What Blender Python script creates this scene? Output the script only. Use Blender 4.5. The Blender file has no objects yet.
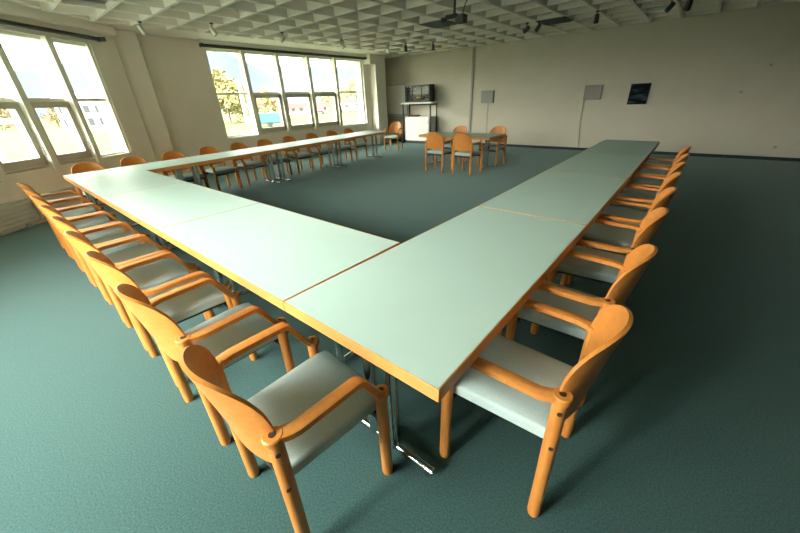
import bpy, bmesh, math, random
from mathutils import Vector, Matrix
random.seed(7)
sc = bpy.context.scene
COL = sc.collection
PI = math.pi
ORD = ['first','second','third','fourth','fifth','sixth','seventh','eighth','ninth','tenth','eleventh','twelfth']

# ------------------------------------------------------------------ materials
def new_mat(name):
    m = bpy.data.materials.new(name); m.use_nodes = True
    nt = m.node_tree; b = nt.nodes['Principled BSDF']
    return m, nt, b
def setb(b, **k):
    for n, v in k.items():
        n = n.replace('_', ' ')
        if n in b.inputs: b.inputs[n].default_value = v
def noise_mat(name, c1, c2, scale=20, rough=.6, stretch=(1,1,1), detail=4, bump=0, metallic=0, spec=.5, contrast=None, coord='Object', bump_scale=None):
    m, nt, b = new_mat(name)
    tc = nt.nodes.new('ShaderNodeTexCoord'); mp = nt.nodes.new('ShaderNodeMapping')
    mp.inputs['Scale'].default_value = stretch
    nz = nt.nodes.new('ShaderNodeTexNoise'); nz.inputs['Scale'].default_value = scale; nz.inputs['Detail'].default_value = detail
    cr = nt.nodes.new('ShaderNodeValToRGB')
    lo, hi = contrast or (.3, .7)
    cr.color_ramp.elements[0].position = lo; cr.color_ramp.elements[1].position = hi
    cr.color_ramp.elements[0].color = (*c1, 1); cr.color_ramp.elements[1].color = (*c2, 1)
    L = nt.links.new
    L(tc.outputs[coord], mp.inputs['Vector']); L(mp.outputs[0], nz.inputs['Vector'])
    L(nz.outputs['Fac'], cr.inputs['Fac']); L(cr.outputs['Color'], b.inputs['Base Color'])
    if bump:
        bp = nt.nodes.new('ShaderNodeBump'); bp.inputs['Strength'].default_value = bump; bp.inputs['Distance'].default_value = .004
        if bump_scale:
            n2 = nt.nodes.new('ShaderNodeTexNoise'); n2.inputs['Scale'].default_value = bump_scale
            L(tc.outputs[coord], n2.inputs['Vector']); L(n2.outputs['Fac'], bp.inputs['Height'])
        else: L(nz.outputs['Fac'], bp.inputs['Height'])
        L(bp.outputs[0], b.inputs['Normal'])
    setb(b, Roughness=rough, Metallic=metallic)
    b.inputs['Specular IOR Level'].default_value = spec
    return m
M = {}
M['carpet'] = noise_mat('carpet', (.029,.069,.066), (.053,.114,.107), 130, .95, bump=.3, spec=.1, contrast=(.35,.65), detail=6, bump_scale=300)
_c = M['carpet'].node_tree.nodes['Principled BSDF']; _c.inputs['Sheen Weight'].default_value = .25; _c.inputs['Sheen Roughness'].default_value = .5; _c.inputs['Sheen Tint'].default_value = (.65,.85,.78,1)
M['laminate'] = noise_mat('mint laminate', (.525,.70,.63), (.54,.715,.642), 6, .45, spec=.3)
M['beech'] = noise_mat('beech', (.56,.205,.040), (.65,.265,.060), 9, .38, stretch=(6,6,1), spec=.4)
M['beech_ply'] = noise_mat('beech ply', (.54,.195,.037), (.63,.25,.054), 9, .36, stretch=(1,6,6), spec=.4)
M['beech_edge'] = noise_mat('beech edge', (.62,.27,.068), (.70,.33,.095), 7, .4, spec=.4)
M['fabric'] = noise_mat('grey green seat fabric', (.43,.54,.52), (.49,.60,.575), 220, .8, bump=.15, spec=.25, contrast=(.4,.6))
M['wall'] = noise_mat('cream plaster', (.60,.565,.465), (.63,.595,.49), 3, .85, bump=.05, spec=.2, bump_scale=120)  # darker plaster copy; the back wall's light falloff is put into this colour
M['wall_lit'] = noise_mat('lit cream plaster', (.80,.745,.65), (.83,.775,.675), 3, .85, bump=.05, spec=.2, bump_scale=120)  # same plaster, with the window walls' extra brightness put into its colour
M['ceiling'] = noise_mat('cream ceiling', (.82,.77,.675), (.85,.80,.705), 4, .8, spec=.2)
M['white'] = noise_mat('white paint', (.84,.83,.76), (.87,.86,.79), 5, .45, spec=.4)
M['frame'] = noise_mat('window frame paint', (.76,.73,.62), (.80,.77,.655), 5, .45, spec=.4)
M['sash'] = noise_mat('grey sash paint', (.50,.48,.40), (.53,.51,.43), 5, .5, spec=.4)
M['chrome'] = noise_mat('chrome', (.62,.63,.62), (.68,.69,.68), 8, .14, metallic=1)
M['silver'] = noise_mat('silver lamp metal', (.55,.54,.47), (.62,.60,.53), 8, .3, metallic=1)
M['black'] = noise_mat('black steel', (.012,.013,.014), (.018,.019,.02), 10, .45)
M['dark_wall'] = noise_mat('darkened unseen wall', (.10,.095,.085), (.13,.12,.105), 8, .9, spec=.1)  # unseen right wall, coloured dark to cut light bouncing from that side
M['dark_grey'] = noise_mat('dark grey plastic', (.045,.05,.052), (.055,.06,.062), 10, .5)
M['cap'] = noise_mat('dark screw cap', (.03,.022,.014), (.045,.03,.02), 30, .4)
M['blind'] = noise_mat('dark blind', (.03,.026,.02), (.045,.038,.03), 10, .6)
M['vent'] = noise_mat('grey blue vent', (.10,.115,.115), (.12,.135,.135), 6, .5)
M['vent_dark'] = noise_mat('dark vent', (.05,.055,.053), (.06,.068,.065), 6, .5)
M['speaker'] = noise_mat('grey speaker cloth', (.30,.30,.27), (.36,.36,.32), 90, .8)
M['trunking'] = noise_mat('grey trunking', (.33,.32,.26), (.37,.36,.29), 8, .5)
M['cable'] = noise_mat('pale cable', (.33,.32,.27), (.37,.36,.30), 8, .6)
M['radiator'] = noise_mat('radiator paint', (.56,.55,.47), (.60,.59,.50), 6, .45)
M['grey_panel'] = noise_mat('grey panel', (.36,.36,.33), (.40,.40,.36), 6, .6)
M['brown_back'] = noise_mat('brown back', (.10,.06,.035), (.16,.10,.06), 12, .5)
M['brass'] = noise_mat('brass', (.62,.42,.16), (.75,.52,.22), 8, .35, metallic=.6)
M['pink'] = noise_mat('pink plastic', (.55,.16,.12), (.6,.18,.14), 10, .5)
M['skirting'] = noise_mat('dark skirting', (.012,.03,.032), (.018,.04,.042), 20, .8)
# painting: dark with a blue diagonal brush mark
def painting_mat():
    m, nt, b = new_mat('dark canvas')
    tc = nt.nodes.new('ShaderNodeTexCoord'); mp = nt.nodes.new('ShaderNodeMapping')
    mp.inputs['Rotation'].default_value = (0, math.radians(38), 0); mp.inputs['Scale'].default_value = (1.2, 1, 6)
    nz = nt.nodes.new('ShaderNodeTexNoise'); nz.inputs['Scale'].default_value = 2.2; nz.inputs['Detail'].default_value = 3
    cr = nt.nodes.new('ShaderNodeValToRGB')
    cr.color_ramp.elements[0].position = .5; cr.color_ramp.elements[0].color = (.006,.009,.010,1)
    cr.color_ramp.elements[1].position = .72; cr.color_ramp.elements[1].color = (.06,.10,.13,1)
    for a, o in ((tc.outputs['Object'], mp.inputs[0]), (mp.outputs[0], nz.inputs['Vector']), (nz.outputs['Fac'], cr.inputs['Fac']), (cr.outputs['Color'], b.inputs['Base Color'])): nt.links.new(a, o)
    setb(b, Roughness=.7); b.inputs['Specular IOR Level'].default_value = .1; return m
M['painting'] = painting_mat()
def glass_mat(name='window glass', gl=.03):
    m = bpy.data.materials.new(name); m.use_nodes = True; nt = m.node_tree; nt.nodes.clear()
    o = nt.nodes.new('ShaderNodeOutputMaterial'); mx = nt.nodes.new('ShaderNodeMixShader')
    t = nt.nodes.new('ShaderNodeBsdfTransparent'); g = nt.nodes.new('ShaderNodeBsdfGlossy')
    t.inputs['Color'].default_value = (.96,.98,.97,1); g.inputs['Roughness'].default_value = .02
    mx.inputs[0].default_value = gl
    nt.links.new(t.outputs[0], mx.inputs[1]); nt.links.new(g.outputs[0], mx.inputs[2]); nt.links.new(mx.outputs[0], o.inputs[0])
    return m
M['glass'] = glass_mat()
M['case_glass'] = glass_mat('matt display glass', .004)
# exterior
M['lawn'] = noise_mat('lawn', (.040,.050,.018), (.060,.066,.026), .6, .95, spec=.05, contrast=(.35,.65))
M['asphalt'] = noise_mat('pale asphalt', (.20,.19,.17), (.23,.22,.20), 1.5, .9, spec=.1)
M['leaf_yellow'] = noise_mat('autumn leaves', (.155,.135,.052), (.20,.175,.072), 1.2, .9, spec=.05)
M['leaf_orange'] = noise_mat('orange leaves', (.15,.11,.052), (.19,.145,.072), .8, .9, spec=.05)
M['leaf_green'] = noise_mat('green leaves', (.08,.09,.04), (.10,.11,.05), .8, .9, spec=.05)
M['bark'] = noise_mat('bark', (.08,.055,.035), (.12,.085,.055), 6, .9)
M['render_white'] = noise_mat('white render', (.70,.68,.62), (.74,.72,.66), .5, .9, spec=.1)
M['roof_red'] = noise_mat('red tiles', (.095,.022,.018), (.11,.028,.022), 2, .9, spec=.1)
M['ext_window'] = noise_mat('dull panes', (.035,.037,.04), (.042,.044,.047), 1, .4)
M['car_red'] = noise_mat('red car paint', (.10,.012,.014), (.115,.014,.016), 1, .35)
M['car_white'] = noise_mat('white car paint', (.6,.6,.58), (.63,.63,.6), 1, .35)
M['teal'] = noise_mat('teal tarpaulin', (.018,.085,.068), (.022,.095,.078), 2, .7)
M['timber'] = noise_mat('pale timber', (.16,.105,.065), (.18,.12,.075), 2, .8)
M['hill'] = noise_mat('hazy hillside', (.034,.040,.047), (.040,.046,.053), .02, 1, spec=0)

# ------------------------------------------------------------------ mesh helpers
def box(bm, x0, y0, z0, x1, y1, z1, mi=0):
    v = [bm.verts.new(p) for p in ((x0,y0,z0),(x1,y0,z0),(x1,y1,z0),(x0,y1,z0),(x0,y0,z1),(x1,y0,z1),(x1,y1,z1),(x0,y1,z1))]
    for q in ((3,2,1,0),(4,5,6,7),(0,1,5,4),(1,2,6,5),(2,3,7,6),(3,0,4,7)):
        f = bm.faces.new([v[i] for i in q]); f.material_index = mi
    return v
def prism(bm, quad, z0, z1):
    n = len(quad)
    a = [bm.verts.new((p[0],p[1],z0)) for p in quad]; b = [bm.verts.new((p[0],p[1],z1)) for p in quad]
    bm.faces.new(a[::-1]); bm.faces.new(b)
    for i in range(n): bm.faces.new((a[i], a[(i+1)%n], b[(i+1)%n], b[i]))
def tube(bm, pts, r, n=12, cap=True):
    pts = [Vector(p) for p in pts]; rs = r if isinstance(r, (list, tuple)) else [r]*len(pts)
    rings = []; ref = None
    for i, p in enumerate(pts):
        t = (pts[min(i+1,len(pts)-1)] - pts[max(i-1,0)]).normalized()
        if ref is None:
            ref = Vector((0,0,1)) if abs(t.z) < .9 else Vector((1,0,0))
        a = t.cross(ref).normalized(); b = a.cross(t).normalized(); ref = b
        rings.append([bm.verts.new(p + rs[i]*(math.cos(2*PI*k/n)*a + math.sin(2*PI*k/n)*b)) for k in range(n)])
    for A, B in zip(rings, rings[1:]):
        for k in range(n): bm.faces.new((A[k], A[(k+1)%n], B[(k+1)%n], B[k]))
    if cap: bm.faces.new(rings[0][::-1]); bm.faces.new(rings[-1])
def bar(bm, pts, w, h):
    """rectangular section swept along pts; w sideways (horizontal), h the other way"""
    pts = [Vector(p) for p in pts]; rings = []
    for i, p in enumerate(pts):
        t = (pts[min(i+1,len(pts)-1)] - pts[max(i-1,0)]).normalized()
        up = Vector((0,0,1)) if abs(t.z) < .98 else Vector((0,1,0))
        a = t.cross(up).normalized(); b = a.cross(t).normalized()
        c = .13
        prof = [(-1,-1+c*1.2),(-1+c*.8,-1),(1-c*.8,-1),(1,-1+c*1.2),(1,1-c*1.2),(1-c*.8,1),(-1+c*.8,1),(-1,1-c*1.2)]
        rings.append([bm.verts.new(p + a*x*w/2 + b*y*h/2) for x, y in prof])
    n = 8
    for A, B in zip(rings, rings[1:]):
        for k in range(n): bm.faces.new((A[k], A[(k+1)%n], B[(k+1)%n], B[k]))
    bm.faces.new(rings[0][::-1]); bm.faces.new(rings[-1])
def link(name, bm, mat, parent=None, smooth=False, bevel=0, bseg=2):
    bmesh.ops.recalc_face_normals(bm, faces=bm.faces)
    me = bpy.data.meshes.new(name); bm.to_mesh(me); bm.free()
    for m in (mat if isinstance(mat, (list, tuple)) else [mat]): me.materials.append(M[m])
    if smooth:
        for p in me.polygons: p.use_smooth = True
    o = bpy.data.objects.new(name, me); COL.objects.link(o)
    if parent: o.parent = parent
    if bevel:
        md = o.modifiers.new('bevel', 'BEVEL'); md.width = bevel; md.segments = bseg; md.limit_method = 'ANGLE'; md.angle_limit = math.radians(40)
    if smooth:
        try: me.set_sharp_from_angle(angle=math.radians(40))
        except Exception: pass
    return o
def B(): return bmesh.new()
def bx(name, mat, parent, *dims, bevel=0):
    bm = B(); box(bm, *dims); return link(name, bm, mat, parent, bevel=bevel)
def thing(name, label, cat, loc=(0,0,0), rz=0, group=None):
    o = bpy.data.objects.new(name, None); o.empty_display_size = .1; COL.objects.link(o)
    o.location = loc; o.rotation_euler = (0,0,rz); tag(o, label, cat, group); return o
def tag(o, label, cat, group=None):
    o['label'] = label; o['category'] = cat
    if group: o['group'] = group
    return o
def struct(o): o['kind'] = 'structure'; return o
def children(o): return [c for c in COL.objects if c.parent == o]
def dup(root, loc, rz, label=None, group=None, skip=()):
    r = root.copy(); COL.objects.link(r); r.location = loc; r.rotation_euler = (0,0,rz)
    if label: r['label'] = label
    if group: r['group'] = group
    for ch in children(root):
        c = ch.copy(); COL.objects.link(c); c.parent = r
        for g in children(ch):
            if g.name.split('.')[0] in skip: continue
            d = g.copy(); COL.objects.link(d); d.parent = c
    return r

# ------------------------------------------------------------------ room shell
ZC = 3.08          # coffer soffit
ZB = 2.95          # plain ceiling border
P0 = Vector((-7.395, -.085)); U = Vector((-.583, .8125)).normalized(); N = Vector((U.y, -U.x))   # oblique window wall; N points into the room
def w1(t, off, z=0): p = P0 + U*t + N*off; return (p.x, p.y, z)
YB = 11.18; XR = 6.2; YR = -2.1
XW = -9.55; XG = -9.75   # straight window wall: inner face and glass plane
OUT = .32
def wallseg(bm, a, b, z0, z1):   # along oblique wall, thickness behind glass plane
    prism(bm, [w1(a,.05)[:2], w1(b,.05)[:2], w1(b,-.3)[:2], w1(a,-.3)[:2]], z0, z1)

bm = B(); box(bm, -11.2, YR-.3, -.12, XR+.3, YB+.3, 0); struct(link('floor', bm, 'carpet'))
# oblique left wall with long window band
W1A, W1B = -.68, 2.48; Z10, Z11 = .76, 2.62
bm = B()
wallseg(bm, -2.6, 3.05, 0, Z10); wallseg(bm, -2.6, 3.05, Z11, 3.3)
wallseg(bm, -2.6, W1A, Z10, Z11); wallseg(bm, W1B, 3.05, Z10, Z11)
struct(link('wall_left', bm, 'wall_lit'))
# straight window wall
Y20, Y21, Z20, Z21 = 4.30, 9.60, .78, 2.80
bm = B()
YE = 10.3
box(bm, XW-.4, 2.75, 0, XW, YE, Z20); box(bm, XW-.4, 2.75, Z21, XW, YE, 3.3)
box(bm, XW-.4, 2.75, Z20, XW, Y20, Z21); box(bm, XW-.4, Y21, Z20, XW, YE, Z21)
box(bm, -10.3, YE, 0, -9.95, YB+.3, 3.3)
struct(link('wall_window', bm, 'wall_lit'))
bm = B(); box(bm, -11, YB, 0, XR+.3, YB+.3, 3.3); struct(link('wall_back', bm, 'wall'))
bm = B(); box(bm, XR, YR-.3, 0, XR+.3, YB, 3.3); struct(link('wall_right', bm, 'dark_wall'))
X30, X31 = -4.4, -1.0
bm = B(); box(bm, -6.5, YR-.3, 0, XR, YR, .8); box(bm, -6.5, YR-.3, Z21, XR, YR, 3.3)
box(bm, -6.5, YR-.3, .8, X30, YR, Z21); box(bm, X31, YR-.3, .8, XR, YR, Z21)
struct(link('wall_rear', bm, 'wall_lit'))
# piers
bm = B(); box(bm, -9.95, 2.31, 0, -9.24, 2.87, ZB); struct(link('trim_1', bm, 'wall_lit', bevel=.012))
bm = B(); box(bm, -9.9, 9.90, 0, -9.24, 10.42, ZB); box(bm, -9.9, 9.64, 2.66, -9.23, 10.0, ZB); struct(link('trim_2', bm, 'wall_lit', bevel=.012))
# ceiling: slab, plain border and a waffle of tapered ribs
bm = B()
box(bm, -11.2, YR-.3, ZC, XR+.3, YB+.3, ZC+.3)
def rib(a, b, zt=ZC, zb=2.92, wt=.085, wb=.05):
    a = Vector(a); b = Vector(b); d = (b-a).normalized(); s = Vector((-d.y, d.x))
    q = []
    for p in (a, b):
        for w, z in ((wt, zt), (wb, zb)):
            for sg in (-1, 1):
                e = p + s*sg*w/2
                q.append(bm.verts.new((e.x, e.y, z)))
    for f in ((0,1,3,2),(4,6,7,5),(0,2,6,4),(1,5,7,3),(2,3,7,6),(0,4,5,1)): bm.faces.new([q[i] for i in f])
BW1, BX2 = .30, -8.62
def xleft(y):   # grid edge for a rib at this y
    return max(BX2, P0.x + (BW1 - (y-P0.y)*N.y)/N.x)
def ynear(x):
    y = P0.y + (BW1 - (x-P0.x)*N.x)/N.y
    return max(YR, y)
PX, PY, GX, GY = .60, .60, -2.665, 8.06
xs = [GX+PX*k for k in range(-10, 16)]; ys = [GY+PY*k for k in range(-18, 6)]
for x in xs:
    if x > BX2-.01 and x < XR: rib((x, ynear(x)), (x, YB-.02))
for y in ys:
    if YR < y < YB-.1: rib((xleft(y), y), (XR-.02, y), zb=2.925)
# border band following the window walls
bp = [w1(-2.4,.0)[:2], w1(3.1,.0)[:2], (-9.5,2.4), (-9.9,4), (-9.9,YB), (BX2,YB), (BX2, ynear(BX2))]
pz = w1(-2.4,BW1)[:2]; bp.append(pz)
prism(bm, bp, ZB, ZC)
struct(link('ceiling', bm, 'ceiling'))
# bulkhead steps above the windows
bm = B(); box(bm, XW, Y20-.12, 2.91, XW+.16, 9.64, ZB); box(bm, XW, Y20-.12, 2.875, XW+.10, 9.64, 2.91); struct(link('trim_3', bm, 'wall_lit'))
bm = B(); prism(bm, [w1(-2.0,.05)[:2], w1(3.0,.05)[:2], w1(3.0,.18)[:2], w1(-2.0,.18)[:2]], 2.82, ZB); struct(link('trim_4', bm, 'wall_lit'))
# baseboard and wall trunking
bm = B(); box(bm, -9.94, YB-.018, 0, XR, YB, .07); struct(link('baseboard_back', bm, 'skirting'))
bm = B(); box(bm, -6.125, YB-.04, .07, -6.055, YB, 2.92); struct(link('trim_5', bm, 'trunking'))

# ------------------------------------------------------------------ windows
def window(name, place, edges, z0, zt, z1, sashes, mulls=True):
    """place(s, off, z): point on the wall line; glass at off 0, room side +0.2"""
    root = bpy.data.objects.new(name, None); COL.objects.link(root); struct(root)
    fb = B()
    def pbox(bm, s0, s1, o0, o1, za, zb):
        prism(bm, [place(s0,o0)[:2], place(s1,o0)[:2], place(s1,o1)[:2], place(s0,o1)[:2]], za, zb)
    n = len(edges)-1
    for i, e in enumerate(edges):
        if i in (0, n):
            s0, s1 = (e, e+.05) if i == 0 else (e-.055, e)
            pbox(fb, s0, s1, -.04, .13, z0, z1)
        else:
            pbox(fb, e-.05, e+.05, -.04, .19, z0-.08, z1)
            pbox(fb, e-.055, e-.025, .10, .20, z0, z1)
    pbox(fb, edges[0], edges[-1], -.04, .06, z0, z0+.035); pbox(fb, edges[0], edges[-1], -.04, .10, z1-.045, z1)
    pbox(fb, edges[0], edges[-1], -.03, .05, zt-.025, zt+.025)
    f = link('window_frame', fb, 'frame', root)
    for i in range(n):
        a, b = edges[i]+.051, edges[i+1]-.051
        g = B(); pbox(g, a, b, -.004, .004, zt+.026, z1-.046)
        if i not in sashes: pbox(g, a, b, -.004, .004, z0+.036, zt-.026)
        link('pane', g, 'glass', root)
        if i in sashes:
            sb = B(); w = .085
            pbox(sb, a, b, .0, .12, z0+.037, z0+.037+w+.03); pbox(sb, a, b, .0, .12, zt-.03-w, zt-.028)
            pbox(sb, a, a+w, .0, .12, z0+.05, zt-.05); pbox(sb, b-w, b, .0, .12, z0+.05, zt-.05)
            pbox(sb, b-.02, b+.03, .12, .17, (z0+zt)/2-.3, (z0+zt)/2-.18)
            s = link('sash', sb, 'sash', root)
            g = B(); pbox(g, a+w, b-w, .05, .056, z0+.037+w+.03, zt-.03-w); link('sash_pane', g, 'glass', s)
    return root
def pl1(s, off, z=0): return w1(s, off-.1, z)
# panes counted from the pier end towards the camera side
e1 = [W1B - .79*k for k in range(0, 5)][::-1]
window('window_1', pl1, e1, Z10, 1.725, Z11, {1,2})
def pl2(s, off, z=0): return (XG+off, s, z)
e2 = [Y20, 5.25, 6.25, 7.30, 8.36, Y21]
window('window_2', pl2, e2, Z20, 1.82, Z21, {1,2,3})
def pl3(s, off, z=0): return (s, YR-.2+off, z)
window('window_3', pl3, [X30+(X31-X30)*k/5 for k in range(6)], .8, 1.82, Z21, {1,2,3})
def blind(label, pts, z):
    t = thing('roller_blind', label, 'blind', (0,0,0))
    bm = B(); tube(bm, [(*pts[0], z), (*pts[1], z)], .032, 12); link('roller', bm, 'blind', t, smooth=True)
    for p in pts:
        bm = B()
        d = (Vector(pts[1])-Vector(pts[0])).normalized(); s = Vector((d.y, -d.x))
        q = Vector(p)
        prism(bm, [tuple(q-d*.012+s*.05), tuple(q+d*.012+s*.05), tuple(q+d*.012-s*.11), tuple(q-d*.012-s*.11)], z-.035, z+.035)
        link('bracket', bm, 'dark_grey', t)
    return t
blind('dark rolled blind above the oblique window band beside the pier', [w1(2.62,.14)[:2], w1(-.75,.14)[:2]], 2.70)
blind('dark rolled blind above the straight five-pane window', [(XW+.06,9.62), (XW+.06,4.20)], 2.835)

# ------------------------------------------------------------------ radiators under the oblique windows
def radiator(t0, t1, label):
    t = thing('radiator', label, 'radiator', w1((t0+t1)/2,.09,0), 0, 'ribbed radiators under the oblique windows')
    ox, oy = t.location.x, t.location.y
    bm = B()
    def pb(a, b, o0, o1, za, zb): prism(bm, [(p[0]-ox, p[1]-oy) for p in (w1(a,o0), w1(b,o0), w1(b,o1), w1(a,o1))], za, zb)
    pb(t0, t1, .06, .09, .06, .39)
    for k in range(5): pb(t0, t1, .088, .108, .065+.066*k, .065+.066*k+.048)
    link('convector', bm, 'radiator', t, bevel=.006)
    bm = B(); pb(t0, t1, .056, .112, .39, .405); link('top_grille', bm, 'radiator', t)
    for s in (t0+.15, t1-.15):
        bm = B(); pb(s-.03, s+.03, .062, .088, 0, .065); link('foot', bm, 'radiator', t)
radiator(.30, 2.5, 'long low cream ribbed radiator at the pier end of the oblique window wall')
radiator(-1.9, .26, 'long low cream ribbed radiator beyond its twin at the pier')

# ------------------------------------------------------------------ conference tables
ZT = .73
def inset(q, d):
    n = len(q); out = []
    c = Vector((sum(p[0] for p in q)/n, sum(p[1] for p in q)/n))
    ln = []
    for i in range(n):
        a, b = Vector(q[i]), Vector(q[(i+1)%n]); t = (b-a).normalized(); s = Vector((-t.y, t.x))
        if (c-a).dot(s) < 0: s = -s
        ln.append((a+s*d, t))
    for i in range(n):
        p, t = ln[i-1]; q2, u = ln[i]
        k = ((q2.x-p.x)*u.y - (q2.y-p.y)*u.x)/(t.x*u.y - t.y*u.x)
        out.append((p.x+t.x*k, p.y+t.y*k))
    return out
def t_leg(parent, cx, cy, ang, half=.25):
    """chrome pedestal: two columns on one floor bar lying along direction ang"""
    d = Vector((math.cos(ang), math.sin(ang))); s = Vector((-d.y, d.x))
    bm = B()
    for k in (-.065, .065):
        p = Vector((cx,cy)) + d*k
        tube(bm, [(p.x,p.y,.04),(p.x,p.y,.665)], .027, 14)
    a = Vector((cx,cy))-d*.24; b = Vector((cx,cy))+d*.24
    bar(bm, [(a.x,a.y,.673),(b.x,b.y,.673)], .05, .03)
    leg = link('leg', bm, 'chrome', parent, smooth=True)
    bm = B()
    a = Vector((cx,cy))-d*half; b = Vector((cx,cy))+d*half
    tube(bm, [(a.x,a.y,.042),(b.x,b.y,.042)], .019, 14)
    for p in (a+d*.03, b-d*.03): tube(bm, [(p.x,p.y,0),(p.x,p.y,.03)], .014, 10)
    link('foot', bm, 'chrome', leg, smooth=True)
def table(quad, label, legs, group, name='conference_table', cat='table', band=.006):
    """quad: outer corners counter-clockwise; legs: list of (x, y, angle)"""
    cx = sum(p[0] for p in quad)/len(quad); cy = sum(p[1] for p in quad)/len(quad)
    t = thing(name, label, cat, (cx,cy,0), 0, group)
    q = [(p[0]-cx, p[1]-cy) for p in quad]; q = inset(q, .0015); i1 = inset(q, band)
    bm = B(); prism(bm, inset(q,band+.0005), ZT-.04, ZT-.0004); link('tabletop', bm, 'laminate', t)
    bm = B()
    for k in range(len(q)):
        a, b, c, d = q[k], q[(k+1)%len(q)], i1[(k+1)%len(q)], i1[k]
        prism(bm, [a,b,c,d], ZT-.055, ZT)
    link('edge_band', bm, 'beech_edge', t, bevel=.003)
    for x, y, an, *hf in legs: t_leg(t, x-cx, y-cy, an, *hf)
    return t
def lerp(a, b, k): return (a[0]+(b[0]-a[0])*k, a[1]+(b[1]-a[1])*k)
A=(-.387,.6075); Ee=(-1.2206,.6075); Bq=(-.381,2.365); Cq=(-1.19,2.375); F=(-.395,7.28); G=(-1.213,7.32)
TX = -.1127
def xo(y): return -6.767 + TX*(y-.6075)
def xi(y): return -5.949 + TX*(y-.6075)
YN, YI, YL = .6075, 1.4356, 7.5275
gr = 'tables of the run opposite the windows'
table([A,Bq,Cq,Ee], 'mint-topped beech-edged conference table forming the near corner of the U', [(-.78,.745,0,.285),(-.79,2.25,0)], gr)
for k in range(3):
    a, b = lerp(Bq,F,k/3), lerp(Bq,F,(k+1)/3); c, d = lerp(Cq,G,(k+1)/3), lerp(Cq,G,k/3)
    table([a,b,c,d], 'mint-topped table, %s from the near corner, in the run opposite the windows' % ORD[k+1],
          [((a[0]+d[0])/2,(a[1]+d[1])/2+.13,0), ((b[0]+c[0])/2,(b[1]+c[1])/2-.13,0)], gr)
gr = 'tables of the cross run'
xb = [-1.2206, -2.867, -4.585, xi(YI)]
def yn(x): return YN
def yi(x): return YI
for k in range(3):
    x0, x1 = xb[k], xb[k+1]
    table([(x0,yn(x0)),(x0,yi(x0)),(x1,yi(x1)),(x1,yn(x1))], 'mint-topped table, %s from the near corner, in the cross run joining both long runs' % ORD[k+1],
          [(x0-.13,1.02,PI/2),(x1+.16,1.02,PI/2)], gr, band=.004)
gr = 'tables of the run beneath the windows'
yl = [YN, 2.10, 3.88, 5.72, YL]
for k in range(4):
    y0, y1 = yl[k], yl[k+1]
    xa0 = xi(YI) if k == 0 else xi(y0)
    tl = math.atan(-TX)
    table([(xo(y0),y0),(xa0,y0),(xi(YI),YI),(xi(y1),y1),(xo(y1),y1)] if k == 0 else [(xo(y0),y0),(xi(y0),y0),(xi(y1),y1),(xo(y1),y1)],
          ['mint-topped table forming the window corner of the U','mint-topped table in the run beneath the windows, second from the window corner',
           'mint-topped table in the run beneath the windows, third from the window corner','mint-topped table ending the run beneath the windows'][k],
          [((xo(y0+.14)+xi(y0+.14))/2, y0+.14, tl), ((xo(y1)+xi(y1))/2, y1-.12, tl)], gr, band=.004)
table([(-3.32,6.97),(-3.32,7.77),(-5.20,7.77),(-5.20,6.97)], 'small separate mint-topped table standing alone inside the open U', [(-3.55,7.37,PI/2),(-4.97,7.37,PI/2)], None)
tc_ = tag(bx('table_clip', 'pink', None, -.3905,4.06,.71,-.3765,4.11,.735), 'tiny pink clip on the edge of the tables opposite the windows', 'clip')

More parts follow.
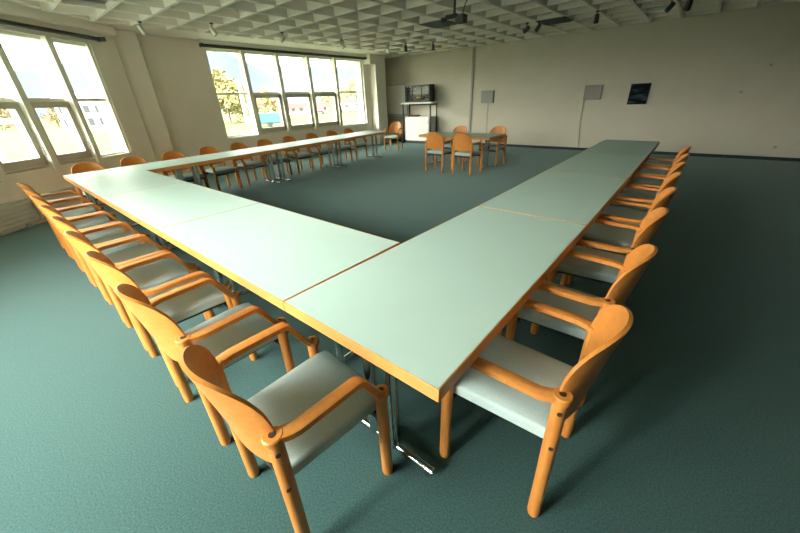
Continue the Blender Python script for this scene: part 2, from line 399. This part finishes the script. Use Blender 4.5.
# ------------------------------------------------------------------ armchairs
def make_chair():
    t = thing('armchair', '', 'chair')
    # seat pad
    bm = B(); nx, ny = 12, 12
    def seat_pt(u, v, top):
        w = .194 + .020*(v+1)/2
        x = u*w; y = .024 + v*.232
        e = max(abs(u), abs(v))
        z = .456 + .006*(1-u*u)*(1-v*v) - (.014*max(0,(v-.5)/.5)**2) - .010*max(0,(e-.9)/.1)**2
        if not top: z = .393 - .008*max(0,(v-.45)/.55)**2
        return (x, y, z)
    T = [[bm.verts.new(seat_pt(-1+2*i/nx, -1+2*j/ny, True)) for i in range(nx+1)] for j in range(ny+1)]
    Bt = [[bm.verts.new(Vector(seat_pt(-1+2*i/nx, -1+2*j/ny, False))*1) for i in range(nx+1)] for j in range(ny+1)]
    for j in range(ny):
        for i in range(nx):
            bm.faces.new((T[j][i],T[j][i+1],T[j+1][i+1],T[j+1][i])); bm.faces.new((Bt[j][i],Bt[j+1][i],Bt[j+1][i+1],Bt[j][i+1]))
    for i in range(nx):
        bm.faces.new((Bt[0][i],Bt[0][i+1],T[0][i+1],T[0][i])); bm.faces.new((Bt[ny][i],T[ny][i],T[ny][i+1],Bt[ny][i+1]))
        bm.faces.new((Bt[i][0],T[i][0],T[i+1][0],Bt[i+1][0])); bm.faces.new((Bt[i][nx],Bt[i+1][nx],T[i+1][nx],T[i][nx]))
    link('seat', bm, 'fabric', t, smooth=True, bevel=.010, bseg=3)
    # black steel frame below the seat
    bm = B()
    for s in (-1, 1):
        bar(bm, [(s*.16,-.205,.40),(s*.17,.22,.392)], .03, .022)
        bar(bm, [(s*.165,-.19,.395),(s*.215,-.20,.33)], .03, .01)
        bar(bm, [(s*.17,.19,.388),(s*.235,.205,.36)], .03, .014)
    bar(bm, [(-.225,-.20,.392),(.225,-.20,.392)], .028, .024); bar(bm, [(-.245,.20,.378),(.245,.20,.378)], .028, .024)
    bmesh.ops.translate(bm, verts=bm.verts, vec=(0,0,-.02)); bmesh.ops.scale(bm, verts=bm.verts, vec=(.93,1,1))
    link('seat_frame', bm, 'black', t)
    # legs
    for s in (-1, 1):
        bm = B(); tube(bm, [(s*.221,-.214,0),(s*.221,-.214,.02),(s*.220,-.211,.645)], [.021,.0245,.0245], 16)
        l = link('leg', bm, 'beech', t, smooth=True)
        for z in (.60,.43):
            yc = -.214+.003*z/.645; bm = B(); tube(bm, [(s*(.2205+.0215),yc-.0085,z),(s*(.2205+.0242),yc-.0095,z)], .0085, 10)
            link('screw', bm, 'cap', l)
        bm = B(); tube(bm, [(s*.234,.200,0),(s*.234,.200,.02),(s*.234,.199,.49)], [.021,.0245,.0245], 16)
        link('leg', bm, 'beech', t, smooth=True)
    # armrests
    for s in (-1, 1):
        bm = B()
        path = [(.220,-.212,.652),(.228,-.192,.652),(.240,-.165,.652),(.2445,-.145,.652),(.245,-.06,.653),(.245,.078,.653),(.245,.094,.648),(.244,.106,.637),(.239,.166,.528),(.237,.180,.510),(.234,.205,.502)]
        bar(bm, [(s*x,y,z) for x,y,z in path], .046, .024)
        tube(bm, [(s*.220,-.212,.638),(s*.220,-.212,.642),(s*.220,-.212,.662),(s*.220,-.212,.666)], [.027,.032,.032,.028], 18)
        tube(bm, [(s*.234,.203,.484),(s*.234,.203,.489),(s*.234,.203,.511),(s*.234,.203,.515)], [.027,.031,.031,.027], 18)
        a = link('armrest', bm, 'beech', t, smooth=True)
        bm = B(); tube(bm, [(s*.220,-.212,.664),(s*.220,-.212,.6675)], .0115, 14); link('screw_cap', bm, 'cap', a)
        bm = B(); tube(bm, [(s*.234,.203,.513),(s*.234,.203,.5165)], .0105, 14)
        link('screw_cap', bm, 'cap', a)
    # bent plywood back
    bm = B(); nu, nv = 28, 12; th = .013
    def back_pt(u, v):
        au = abs(u)
        zt = .655 + .205*max(0,1-au**2.5)**.75
        zb = .498 + .05*au**5
        z = zb + (zt-zb)*v
        x = .212*math.sin(u*PI/2*.92)/math.sin(PI/2*.92)
        bul = (1-(x/.212)**2)
        y = -.199 - .050*bul**.85 - .070*bul**.6*max(0,(z-.48)/.39)**1.2
        return Vector((x, y, z))
    V = [[back_pt(-1+2*i/nu, j/nv) for i in range(nu+1)] for j in range(nv+1)]
    def nrm(i, j):
        a = V[j][min(i+1,nu)]-V[j][max(i-1,0)]; b = V[min(j+1,nv)][i]-V[max(j-1,0)][i]
        return a.cross(b).normalized()
    Fv = [[bm.verts.new(V[j][i]+nrm(i,j)*-th/2) for i in range(nu+1)] for j in range(nv+1)]
    Rv = [[bm.verts.new(V[j][i]+nrm(i,j)*th/2) for i in range(nu+1)] for j in range(nv+1)]
    for j in range(nv):
        for i in range(nu):
            bm.faces.new((Fv[j][i],Fv[j][i+1],Fv[j+1][i+1],Fv[j+1][i])); bm.faces.new((Rv[j][i],Rv[j+1][i],Rv[j+1][i+1],Rv[j][i+1]))
    for i in range(nu):
        bm.faces.new((Fv[0][i],Rv[0][i],Rv[0][i+1],Fv[0][i+1])); bm.faces.new((Fv[nv][i],Fv[nv][i+1],Rv[nv][i+1],Rv[nv][i]))
    for j in range(nv):
        bm.faces.new((Fv[j][0],Fv[j+1][0],Rv[j+1][0],Rv[j][0])); bm.faces.new((Fv[j][nu],Rv[j][nu],Rv[j+1][nu],Fv[j+1][nu]))
    link('backrest', bm, 'beech_ply', t, smooth=True)
    return t
proto = make_chair(); first = [True]
def chair(x, y, deg, label, group, far=False):
    rz = math.radians(deg)
    if first[0]:
        first[0] = False
        proto.location = (x,y,0); proto.rotation_euler = (0,0,rz); proto['label'] = label; proto['group'] = group; return proto
    return dup(proto, (x,y,0), rz, label, group, skip=('screw','screw_cap') if far else ())
# cross run (their backs to the camera side)
bx_ = [(-.92,.455,-3),(-1.64,.455,1),(-2.25,.46,1),(-2.80,.455,0),(-3.345,.455,0),(-3.89,.45,0),(-4.435,.445,0),(-4.98,.445,0),(-5.525,.435,0)]
for i, (x,y,a) in enumerate(bx_):
    chair(x, y, a, 'pale-seated beech armchair, %s from the near corner, along the cross run of tables' % ORD[i], 'armchairs along the cross run', far=i>3)
ry = [(-.315,1.105,90),(-.31,1.785,89),(-.315,2.49,91),(-.31,3.12,90),(-.31,3.765,90),(-.305,4.36,90),(-.295,4.95,90),(-.30,5.63,91)]
for i, (x,y,a) in enumerate(ry):
    chair(x, y, a, 'pale-seated beech armchair, %s from the near corner, along the table run opposite the windows' % ORD[i], 'armchairs opposite the windows', far=i>2)
for i, y in enumerate([.97,1.60,2.23,2.90,3.55,4.20,4.90,5.64,6.38,7.07]):
    c_ = chair(xo(y)-.08, y, -90+6.4, 'pale-seated beech armchair, %s from the window corner, along the run beneath the windows' % ORD[i], 'armchairs beneath the windows', far=True); c_.scale = (1, 1, .96)
chair(-7.80, 9.05, 196, 'beech armchair alone at the far end of the run beneath the windows', None, far=True)
gs = 'armchairs at the small separate table'
chair(-4.42, 6.72, 2, 'beech armchair at the small separate table, its back to the cross run, window side', gs, True)
chair(-3.69, 6.73, -3, 'beech armchair at the small separate table, its back to the cross run, away from windows', gs, True)
chair(-4.67, 7.84, 180, 'beech armchair at the small separate table, facing the cross run, window side', gs, True)
chair(-3.64, 7.84, 177, 'beech armchair at the small separate table, facing the cross run, away from windows', gs, True)

# ------------------------------------------------------------------ back wall things
t = thing('whiteboard', 'plain white rectangular board on the back wall beside the pier', 'board', (-9.35,YB-.02,1.51))
bx('writing_surface', 'white', t, -.50,-.012,-.51, .50,.02,.51)
bm = B()
for q in ((-.52,-.53,.52,-.505),(-.52,.505,.52,.53),(-.52,-.505,-.5,.505),(.5,-.505,.52,.505)): box(bm, q[0],-.02,q[1],q[2],.02,q[3])
link('frame', bm, 'grey_panel', t)
t = thing('panel_radiator', 'grey ribbed panel low on the back wall below the white board', 'radiator', (-9.40,YB-.06,0))
bm = B(); box(bm, -.48,-.03,.10,.48,.03,.94)
for k in range(12): box(bm, -.47+.079*k,-.045,.12,-.43+.079*k,-.03,.92)
link('panel', bm, 'grey_panel', t)
for s in (-.35,.35): bx('foot', 'grey_panel', t, s-.02,-.02,0,s+.02,.02,.10)
t = thing('storage_cabinet', 'low white cabinet under the shelf stand on the back wall', 'cabinet', (-8.02,10.88,0))
bx('body', 'white', t, -.56,-.20,.10,.535,.22,.93, bevel=.006)
bx('plinth', 'dark_grey', t, -.53,-.17,0,.51,.20,.10)
d = bx('door', 'white', t, -.555,-.218,.105,.53,-.20,.925, bevel=.004)
bx('handle', 'silver', d, .49,-.228,.70,.505,-.218,.80)
t = thing('document_tray', 'thin dark tray lying on the low white cabinet', 'tray', (-8.26,10.80,.93))
bm = B(); box(bm, -.2,-.12,0,.2,.12,.012); box(bm,-.2,-.12,.012,-.185,.12,.05); box(bm,.185,-.12,.012,.2,.12,.05); box(bm,-.185,.105,.012,.185,.12,.05); link('tray_body', bm, 'dark_grey', t)
t = thing('shelf_stand', 'dark-legged stand with a white shelf straddling the low cabinet', 'shelf', (-8.03,10.88,0))
bx('shelf_board', 'white', t, -.72,-.24,1.36,.66,.26,1.41, bevel=.004)
for x in (-.645,.60,):
    for y in (-.20,.20): bx('post', 'black', t, x-.02,y-.02,0,x+.02,y+.02,1.36)
bm = B(); box(bm, -.645,.185,1.30,.60,.205,1.35); link('rail', bm, 'black', t)
t = thing('display_case', 'dark-framed glass display case standing on the white shelf', 'display case', (-8.03,10.84,1.41))
bm = B(); W_, D_, H_ = .55, .15, .55
for a in ((-W_,-D_,0,W_,D_,.035),(-W_,-D_,H_-.045,W_,D_,H_),(-W_,-D_,.035,-W_+.04,D_,H_-.045),(W_-.04,-D_,.035,W_,D_,H_-.045)): box(bm,*a)
for x in (-.2,.2): box(bm, x-.012,-D_,.035,x+.012,-D_+.02,H_-.045)
link('frame', bm, 'black', t)
bm = B(); box(bm, -W_+.04,D_-.02,.035,W_-.04,D_-.005,.26); link('lower_back', bm, 'brown_back', t)
bm = B(); box(bm, -W_+.04,D_-.02,.26,W_-.04,D_-.005,H_-.045); link('upper_back', bm, 'trunking', t)
bm = B(); box(bm, -W_+.04,-D_+.022,.035,W_-.04,-D_+.026,H_-.045); link('pane', bm, 'case_glass', t)
t = thing('table_lamp', 'small golden dome lamp inside the dark display case', 'lamp', (-8.0,10.84,1.446))
bm = B(); tube(bm, [(0,0,0),(0,0,.02),(0,0,.03),(0,0,.11)], [.06,.06,.015,.015], 16); link('base', bm, 'black', t, smooth=True)
bm = B(); tube(bm, [(0,0,.10),(0,0,.13),(0,0,.17),(0,0,.20),(0,0,.215)], [.128,.125,.10,.06,.02], 20); link('lamp_shade', bm, 'brass', t, smooth=True)
def speaker(x, label, lx, dx):
    t = thing('wall_speaker', label, 'speaker', (x,YB-.035,1.495))
    bx('cabinet', 'trunking', t, -.215,-.01,-.18,.215,.035,.18)
    bx('grille', 'speaker', t, -.21,-.03,-.175,.21,-.01,.175, bevel=.006)
    bm = B(); tube(bm, [(lx,.026,-.17),(lx,.026,-.7),(lx+dx,.026,-1.42)], .009, 8); link('cable', bm, 'cable', t)
speaker(-5.495, 'square grey wall speaker beside the vertical trunking', .03, .04)
speaker(-2.40, 'square grey wall speaker beside the dark picture', -.19, .09)
t = thing('wall_picture', 'small square dark picture on the back wall', 'picture', (-1.335,YB-.02,1.42))
bx('canvas', 'painting', t, -.20,-.012,-.225, .20,.02,.225)
bm = B()
for q in ((-.212,-.237,.212,-.225),(-.212,.225,.212,.237),(-.212,-.225,-.20,.225),(.20,-.225,.212,.225)): box(bm, q[0],-.02,q[1],q[2],.02,q[3])
link('frame', bm, 'black', t)
for x, z, l in ((1.463,.276,'small wall socket low on the back wall near the floor'),(.874,1.875,'small blank plate high on the back wall right of the picture'),(.568,1.387,'small blank plate on the back wall at picture height')):
    t = thing('wall_socket', l, 'socket', (x,YB,z))
    bx('cover_plate', 'wall', t, -.075,-.012,-.04,.075,0,.04, bevel=.004); bx('insert', 'trunking', t, -.025,-.016,-.025,.025,-.011,.025)

# ------------------------------------------------------------------ ceiling things
def snapx(x): return GX + PX*round((x-GX)/PX)
def spotlight(x, y, label, mat, yaw, tilt, r=.042, L=.17, drop=.08):
    zt = 2.92 if x > BX2 else ZB
    t = thing('spotlight', label, 'spotlight', (x,y,zt), 0, 'ceiling spotlights')
    bm = B(); tube(bm, [(0,0,0),(0,0,-.018)], .032, 14); tube(bm, [(0,0,-.018),(0,0,-drop)], .009, 10); link('stem', bm, 'black', t)
    R_ = Matrix.Rotation(yaw,3,'Z') @ Matrix.Rotation(tilt,3,'X')
    c = Vector((0,0,-drop-r))
    bm = B(); tube(bm, [tuple(c+R_@Vector((0,0,z))) for z in (.5*L,.48*L,.1*L,-.45*L,-.5*L)], [r*.55,r*.85,r,r,r*.96], 18); h = link('lamp_head', bm, mat, t, smooth=True)
    bm = B(); tube(bm, [tuple(c+R_@Vector((0,0,z))) for z in (-.5*L-.001,-.5*L-.004)], r*.8, 16); link('lens', bm, 'dark_grey', h)
    return t
SP = [(-7.82,2.62,'silver','silver spotlight on the ceiling beside the wall pier',.3,.5),
 (-7.53,3.60,'silver','silver spotlight on the ceiling, second from the pier along the window side',-.5,.45),
 (-7.37,5.10,'silver','silver spotlight on the ceiling, third from the pier along the window side',2.4,.8),
 (-7.40,6.79,'silver','silver spotlight on the ceiling, fourth from the pier along the window side',-.9,.8),
 (-7.51,8.59,'silver','silver spotlight on the ceiling above the far pier',-.9,.6),
 (-7.0,8.65,'dark_grey','small dark spotlight on the ceiling between far pier and vertical trunking',.2,.1),
 (-6.03,9.12,'dark_grey','small dark spotlight on the ceiling just before the vertical trunking',.2,.1),
 (-3.45,8.52,'dark_grey','dark spotlight of a close ceiling pair, the one nearer the projector',1.8,.9),
 (-3.2,8.56,'dark_grey','dark spotlight of a close ceiling pair, the one nearer the picture wall',1.2,.7),
 (-2.06,8.66,'black','black spotlight on the ceiling before the second wall speaker',.2,.3),
 (-.90,8.78,'dark_grey','smaller spotlight of the ceiling pair above the dark picture',1.2,.8),
 (-.645,8.93,'black','large black spotlight of the ceiling pair above the dark picture',.3,.35)]
for x,y,m,l,a,b in SP:
    big = 'large' in l
    spotlight(snapx(x) if not ('pair' in l) else x, min(ys, key=lambda q: abs(q-y)) if 'pair' in l else y, l, m, a, b, r=.05 if big else .042, L=.16 if big else .15)
t = thing('projector', 'dark ceiling projector hanging on a pole above the open floor', 'projector', (snapx(-3.3),5.32,2.92))
bm = B(); tube(bm, [(0,0,0),(0,0,-.02)], .06, 16); tube(bm, [(0,0,-.02),(0,0,-.27)], .018, 12); link('mount_pole', bm, 'black', t)
bm = B(); box(bm, .02,-.02,-.40,.16,.12,-.29); link('housing', bm, 'dark_grey', t, bevel=.012)
bm = B(); box(bm, -.15,-.035,-.325,.05,.035,-.275); link('bracket', bm, 'black', t, bevel=.01)
bm = B(); tube(bm, [(-.22,0,-.33),(-.15,0,-.32)], [.035,.03], 14); link('lens', bm, 'black', t, smooth=True)
bm = B(); tube(bm, [(.10,.06,-.295),(.14,.08,-.15),(.22,.10,-.05),(.28,.11,.0)], .008, 8); link('cable', bm, 'black', t)
def vent(x0,y0,x1,y1,mat,label):
    cx, cy = (x0+x1)/2, (y0+y1)/2
    t = thing('ceiling_vent', label, 'vent', (cx,cy,2.92), 0, 'closed grey panels among the ceiling ribs')
    bx('plate', mat, t, x0-cx,y0-cy,-.012,x1-cx,y1-cy,0)
    bm = B(); n = 6
    for k in range(n):
        yy = y0-cy+.04+(y1-y0-.08)*k/(n-1); box(bm, x0-cx+.04,yy-.012,-.024,x1-cx-.04,yy+.012,-.012)
    link('slats', bm, mat, t)
gx = lambda k: GX+PX*k
gy = lambda k: GY+PY*k
vent(gx(-4),gy(-2),gx(-3),gy(-1),'vent','blue-grey vent panel set among the ceiling ribs beyond the projector')
vent(gx(-1),gy(1),gx(0),gy(2),'vent_dark','darker vent panel set among the ceiling ribs near the back wall')
t = thing('ceiling_light', 'slatted unlit louvre lamp recessed between ceiling ribs by the oblique window', 'light', (-7.7,2.0,2.96))
x0 = min([x for x in xs], key=lambda q: abs(q+7.5))+.04; x1 = x0+PX-.08; y0 = min(ys, key=lambda q: abs(q-1.75))+.04; y1 = y0+PY-.08
bm = B(); box(bm, x0+7.7,y0-2,.085,x1+7.7,y1-2,.10); link('reflector', bm, 'white', t)
bm = B()
for k in range(8):
    xx = x0+7.7+.03+(x1-x0-.06)*k/7; box(bm, xx-.006,y0-2,.02,xx+.006,y1-2,.085)
link('louvre', bm, 'silver', t)

# ------------------------------------------------------------------ outside the windows
ZG = -.8
bm = B(); box(bm, -300,-150,ZG-.2,-11.5,320,ZG); struct(link('lawn', bm, 'lawn'))
bm = B(); prism(bm, [(-30,-20),(-24,-20),(-21,9),(-20,30),(-27,33),(-28,12)], ZG, ZG+.02); struct(link('road', bm, 'asphalt'))
# hazy hillside far away
bm = B(); n = 60; rows = 6; grid = []
for j in range(rows):
    row = []
    for i in range(n+1):
        a = math.radians(92 + i*1.75); Rr = 330 - 30*j*(-1)
        hgt = (44+14*math.sin(i*.19+.6)+6*math.sin(i*.53)+3*math.sin(i*1.3))*(j/(rows-1))**.8
        row.append(bm.verts.new((Rr*math.cos(a)*1.0, Rr*math.sin(a), ZG-.5+hgt)))
    grid.append(row)
for j in range(rows-1):
    for i in range(n): bm.faces.new((grid[j][i],grid[j][i+1],grid[j+1][i+1],grid[j+1][i]))
struct(link('hills', bm, 'hill', smooth=True))
def tree(x, y, h, w, leaf, label, n=900, group='trees outside the windows', low=.12):
    t = thing('tree', label, 'tree', (x,y,ZG), 0, group)
    bm = B(); tube(bm, [(0,0,0),(.05,0,h*.25),(0,.05,h*.55),(0,0,h*.8)], [.16,.12,.08,.03], 10)
    for k in range(6):
        a = k*1.05; tube(bm, [(0,0,h*(.25+.06*k)),(math.cos(a)*w*.25,math.sin(a)*w*.25,h*(.45+.06*k))], [.05,.02], 6)
    link('trunk', bm, 'bark', t)
    bm = B(); rr = random.Random(int(abs(x*100)+abs(y*10)))
    cl = []
    for k in range(26):
        a = rr.random()*2*PI; q = math.sqrt(rr.random()); zz = low+.1+(.88-low)*rr.random()
        rad = math.sin(PI*min(1,max(.08,(zz-low)/(1-low))**.8))
        cl.append((math.cos(a)*q*w*.42*rad, math.sin(a)*q*w*.42*rad, zz*h, w*(.10+.08*rr.random())))
    for k in range(n):
        c = rr.choice(cl); d = Vector((rr.gauss(0,1),rr.gauss(0,1),rr.gauss(0,1))).normalized()*c[3]*(.5+.6*rr.random())
        p = Vector(c[:3])+d; s = h*.030*(.7+.7*rr.random())
        u = Vector((rr.gauss(0,1),rr.gauss(0,1),rr.gauss(0,1))).normalized(); v = u.orthogonal().normalized()*s; u = u*s*1.3
        bm.faces.new([bm.verts.new(p+e) for e in (u, v, -u, -v)])
    link('crown', bm, leaf, t)
tree(-56.5, 26.6, 6.4, 8.0, 'leaf_yellow', 'yellow autumn tree behind the white pole outside', 2600)
tree(-60.5, 35.5, 4.6, 4.6, 'leaf_yellow', 'smaller yellow bushy tree right of the autumn tree outside', 800)
tree(-94, 90, 8.5, 14, 'leaf_yellow', 'wide yellow tree behind the parked cars outside', 900)
tree(-107, 90, 7.0, 12, 'leaf_yellow', 'low yellow tree beyond the red-roofed sheds outside', 700)
tree(-101, 4.0, 4.6, 9, 'leaf_orange', 'orange autumn tree seen through the oblique window', 1100)
tree(-94.4, 11.2, 4.0, 5, 'leaf_orange', 'smaller orange tree beside the white block outside', 800)
tree(-33, -4.5, 4.5, 6.0, 'leaf_green', 'green tree beyond the oblique windows', 900)
t = thing('light_pole', 'plain white pole standing on the grass outside', 'pole', (-48.8,25.3,ZG))
bm = B(); tube(bm, [(0,0,0),(0,0,.6),(0,0,5.3)], [.30,.24,.22], 14); link('shaft', bm, 'render_white', t, smooth=True)
bm = B(); tube(bm, [(0,0,5.3),(0,0,5.4),(0,0,5.46)], [.26,.26,.06], 14); link('finial', bm, 'render_white', t, smooth=True)
def house(x, y, w, d, h, rz, roof, label, nwin=4, rh=1.4, rows=1, group=None, wmat='render_white'):
    t = thing('house', label, 'building', (x,y,ZG), rz, group)
    bx('walls', wmat, t, -w/2,-d/2,0,w/2,d/2,h)
    bm = B()
    if rh > .5:
        o = .4; v = [bm.verts.new(p) for p in ((-w/2-o,-d/2-o,h),(w/2+o,-d/2-o,h),(w/2+o,d/2+o,h),(-w/2-o,d/2+o,h),(-w/2-o,0,h+rh),(w/2+o,0,h+rh))]
        for q in ((0,1,5,4),(2,3,4,5),(0,4,3),(1,2,5),(3,2,1,0)): bm.faces.new([v[i] for i in q])
    else: box(bm, -w/2-.2,-d/2-.2,h,w/2+.2,d/2+.2,h+rh)
    link('roof', bm, roof, t)
    for r in range(rows):
        for k in range(nwin):
            xx = -w/2+w*(k+.5)/nwin; zz = .65+1.65*r if rows > 1 else h*.35
            bx('window', 'ext_window', t, xx-w/nwin*.26,-d/2-.04,zz,xx+w/nwin*.26,-d/2+.02,zz+1.0)
    return t
A0 = math.radians(90)
house(-70.5, 14.3, 10.4, 6, 4.6, math.radians(78), 'render_white', 'white flat-roofed block with two rows of windows outside the oblique window', 8, .3, 2)
house(-86.5, 50.6, 5, 5, 2.4, math.radians(62), 'roof_red', 'small white house with red roof beyond the teal trailer outside', 3, 1.3)
house(-82, 60.5, 10, 5, 1.3, math.radians(55), 'roof_red', 'long low white shed with red roof outside', 5, 1.2)
house(-84, 78, 6, 5, 2.2, math.radians(50), 'roof_red', 'short red-roofed shed beside the wide yellow tree outside', 2, 1.0)
t = thing('carport', 'white flat canopy on timber posts outside the oblique window', 'carport', (-26,.6,ZG), math.radians(80))
bx('canopy', 'render_white', t, -2.2,-1.5,2.0,1.2,1.5,2.2)
for x in (-2.0,1.0):
    for y in (-1.3,1.3): bx('post', 'timber', t, x-.1,y-.1,0,x+.1,y+.1,2.0)
bx('deck', 'render_white', t, -2.2,-1.5,0,-.2,1.5,.9)
def car(x, y, rz, mat, label):
    t = thing('car', label, 'car', (x,y,ZG), rz, 'cars parked outside')
    bm = B(); prof = [(-2.0,.35),(-2.05,.75),(-1.7,.92),(-1.1,.98),(-.6,1.42),(.7,1.42),(1.25,.98),(1.9,.85),(2.05,.6),(2.0,.35)]
    a = [bm.verts.new((p[0],-.82,p[1])) for p in prof]; b = [bm.verts.new((p[0],.82,p[1])) for p in prof]
    bm.faces.new(a); bm.faces.new(b[::-1]); n = len(prof)
    for i in range(n): bm.faces.new((a[i],b[i],b[(i+1)%n],a[(i+1)%n]))
    link('body', bm, mat, t, bevel=.06)
    bm = B(); box(bm,-.85,-.84,1.0,.85,.84,1.32); link('window', bm, 'ext_window', t)
    for sx in (-1.25,1.25):
        for sy in (-.78,.78):
            bm = B(); tube(bm, [(sx,sy-.1,.33),(sx,sy+.1,.33)], .33, 16); link('wheel', bm, 'black', t)
car(-71.0, 55.5, math.radians(135), 'car_red', 'red car parked in front of the short red-roofed shed outside')
car(-69.5, 60.0, math.radians(130), 'car_red', 'second red car, parked beside the white car outside')
car(-70.0, 65.5, math.radians(140), 'car_white', 'white car parked beside the red cars outside')
t = thing('trailer', 'teal covered trailer on the grass outside the straight window', 'trailer', (-39.8,23.4,ZG), math.radians(62))
bx('tarpaulin', 'teal', t, -1.5,-.8,.45,1.5,.8,1.5, bevel=.05)
bx('chassis', 'dark_grey', t, -1.5,-.75,.3,2.0,.75,.45)
for s in (-.8,.8):
    bm = B(); tube(bm, [(0,s-.08,.28),(0,s+.08,.28)], .28, 14); link('wheel', bm, 'black', t)

# ------------------------------------------------------------------ sky, light, camera
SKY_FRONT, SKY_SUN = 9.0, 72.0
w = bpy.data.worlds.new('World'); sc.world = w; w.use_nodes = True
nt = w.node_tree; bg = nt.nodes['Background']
tc = nt.nodes.new('ShaderNodeTexCoord'); sp = nt.nodes.new('ShaderNodeSeparateXYZ'); cr = nt.nodes.new('ShaderNodeValToRGB')
cr.color_ramp.elements[0].position = 0; cr.color_ramp.elements[0].color = (.55,.56,.50,1)
cr.color_ramp.elements[1].position = 1; cr.color_ramp.elements[1].color = (.90,.97,.97,1)
e = cr.color_ramp.elements.new(.03); e.color = (1.0,.96,.84,1)
e = cr.color_ramp.elements.new(.35); e.color = (1.0,.985,.92,1)
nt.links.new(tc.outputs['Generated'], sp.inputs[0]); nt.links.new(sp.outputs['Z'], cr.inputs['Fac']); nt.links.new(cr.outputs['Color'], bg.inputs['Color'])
# the sky is far brighter on the sun's side (thin cloud, behind the building's corner) than beyond the visible windows
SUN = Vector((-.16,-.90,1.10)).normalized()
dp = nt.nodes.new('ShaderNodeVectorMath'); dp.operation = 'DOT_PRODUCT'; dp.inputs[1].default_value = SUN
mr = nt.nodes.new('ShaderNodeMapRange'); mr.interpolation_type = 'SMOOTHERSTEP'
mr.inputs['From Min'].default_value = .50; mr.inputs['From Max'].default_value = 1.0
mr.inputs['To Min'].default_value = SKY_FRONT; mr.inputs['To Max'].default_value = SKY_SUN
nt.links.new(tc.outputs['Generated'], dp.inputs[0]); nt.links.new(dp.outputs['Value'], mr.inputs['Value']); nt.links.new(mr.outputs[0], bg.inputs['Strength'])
cam = bpy.data.cameras.new('camera'); co = bpy.data.objects.new('camera', cam); COL.objects.link(co)
r = Vector((0.77088192,0.63589547,-0.03712177)); u = Vector((-0.26152279,0.36910105,0.89183532)); f = Vector((-0.58081572,0.67779154,-0.45083448))
m = Matrix((( r.x,u.x,-f.x,0),(r.y,u.y,-f.y,0),(r.z,u.z,-f.z,1.5146),(0,0,0,1)))
co.matrix_world = m
cam.sensor_fit = 'HORIZONTAL'; cam.sensor_width = 36; cam.lens = 329.85/800*36; cam.clip_start = .05; cam.clip_end = 1000
sc.camera = co
vs = sc.view_settings; vs.view_transform = 'Standard'; vs.look = 'None'; vs.gamma = 1; vs.use_curve_mapping = False; vs.exposure = 0.12
cy = sc.cycles
cy.use_denoising = True; cy.max_bounces = 10; cy.diffuse_bounces = 8; cy.glossy_bounces = 4; cy.transparent_max_bounces = 12
cy.sample_clamp_indirect = 8; cy.caustics_reflective = False; cy.caustics_refractive = False
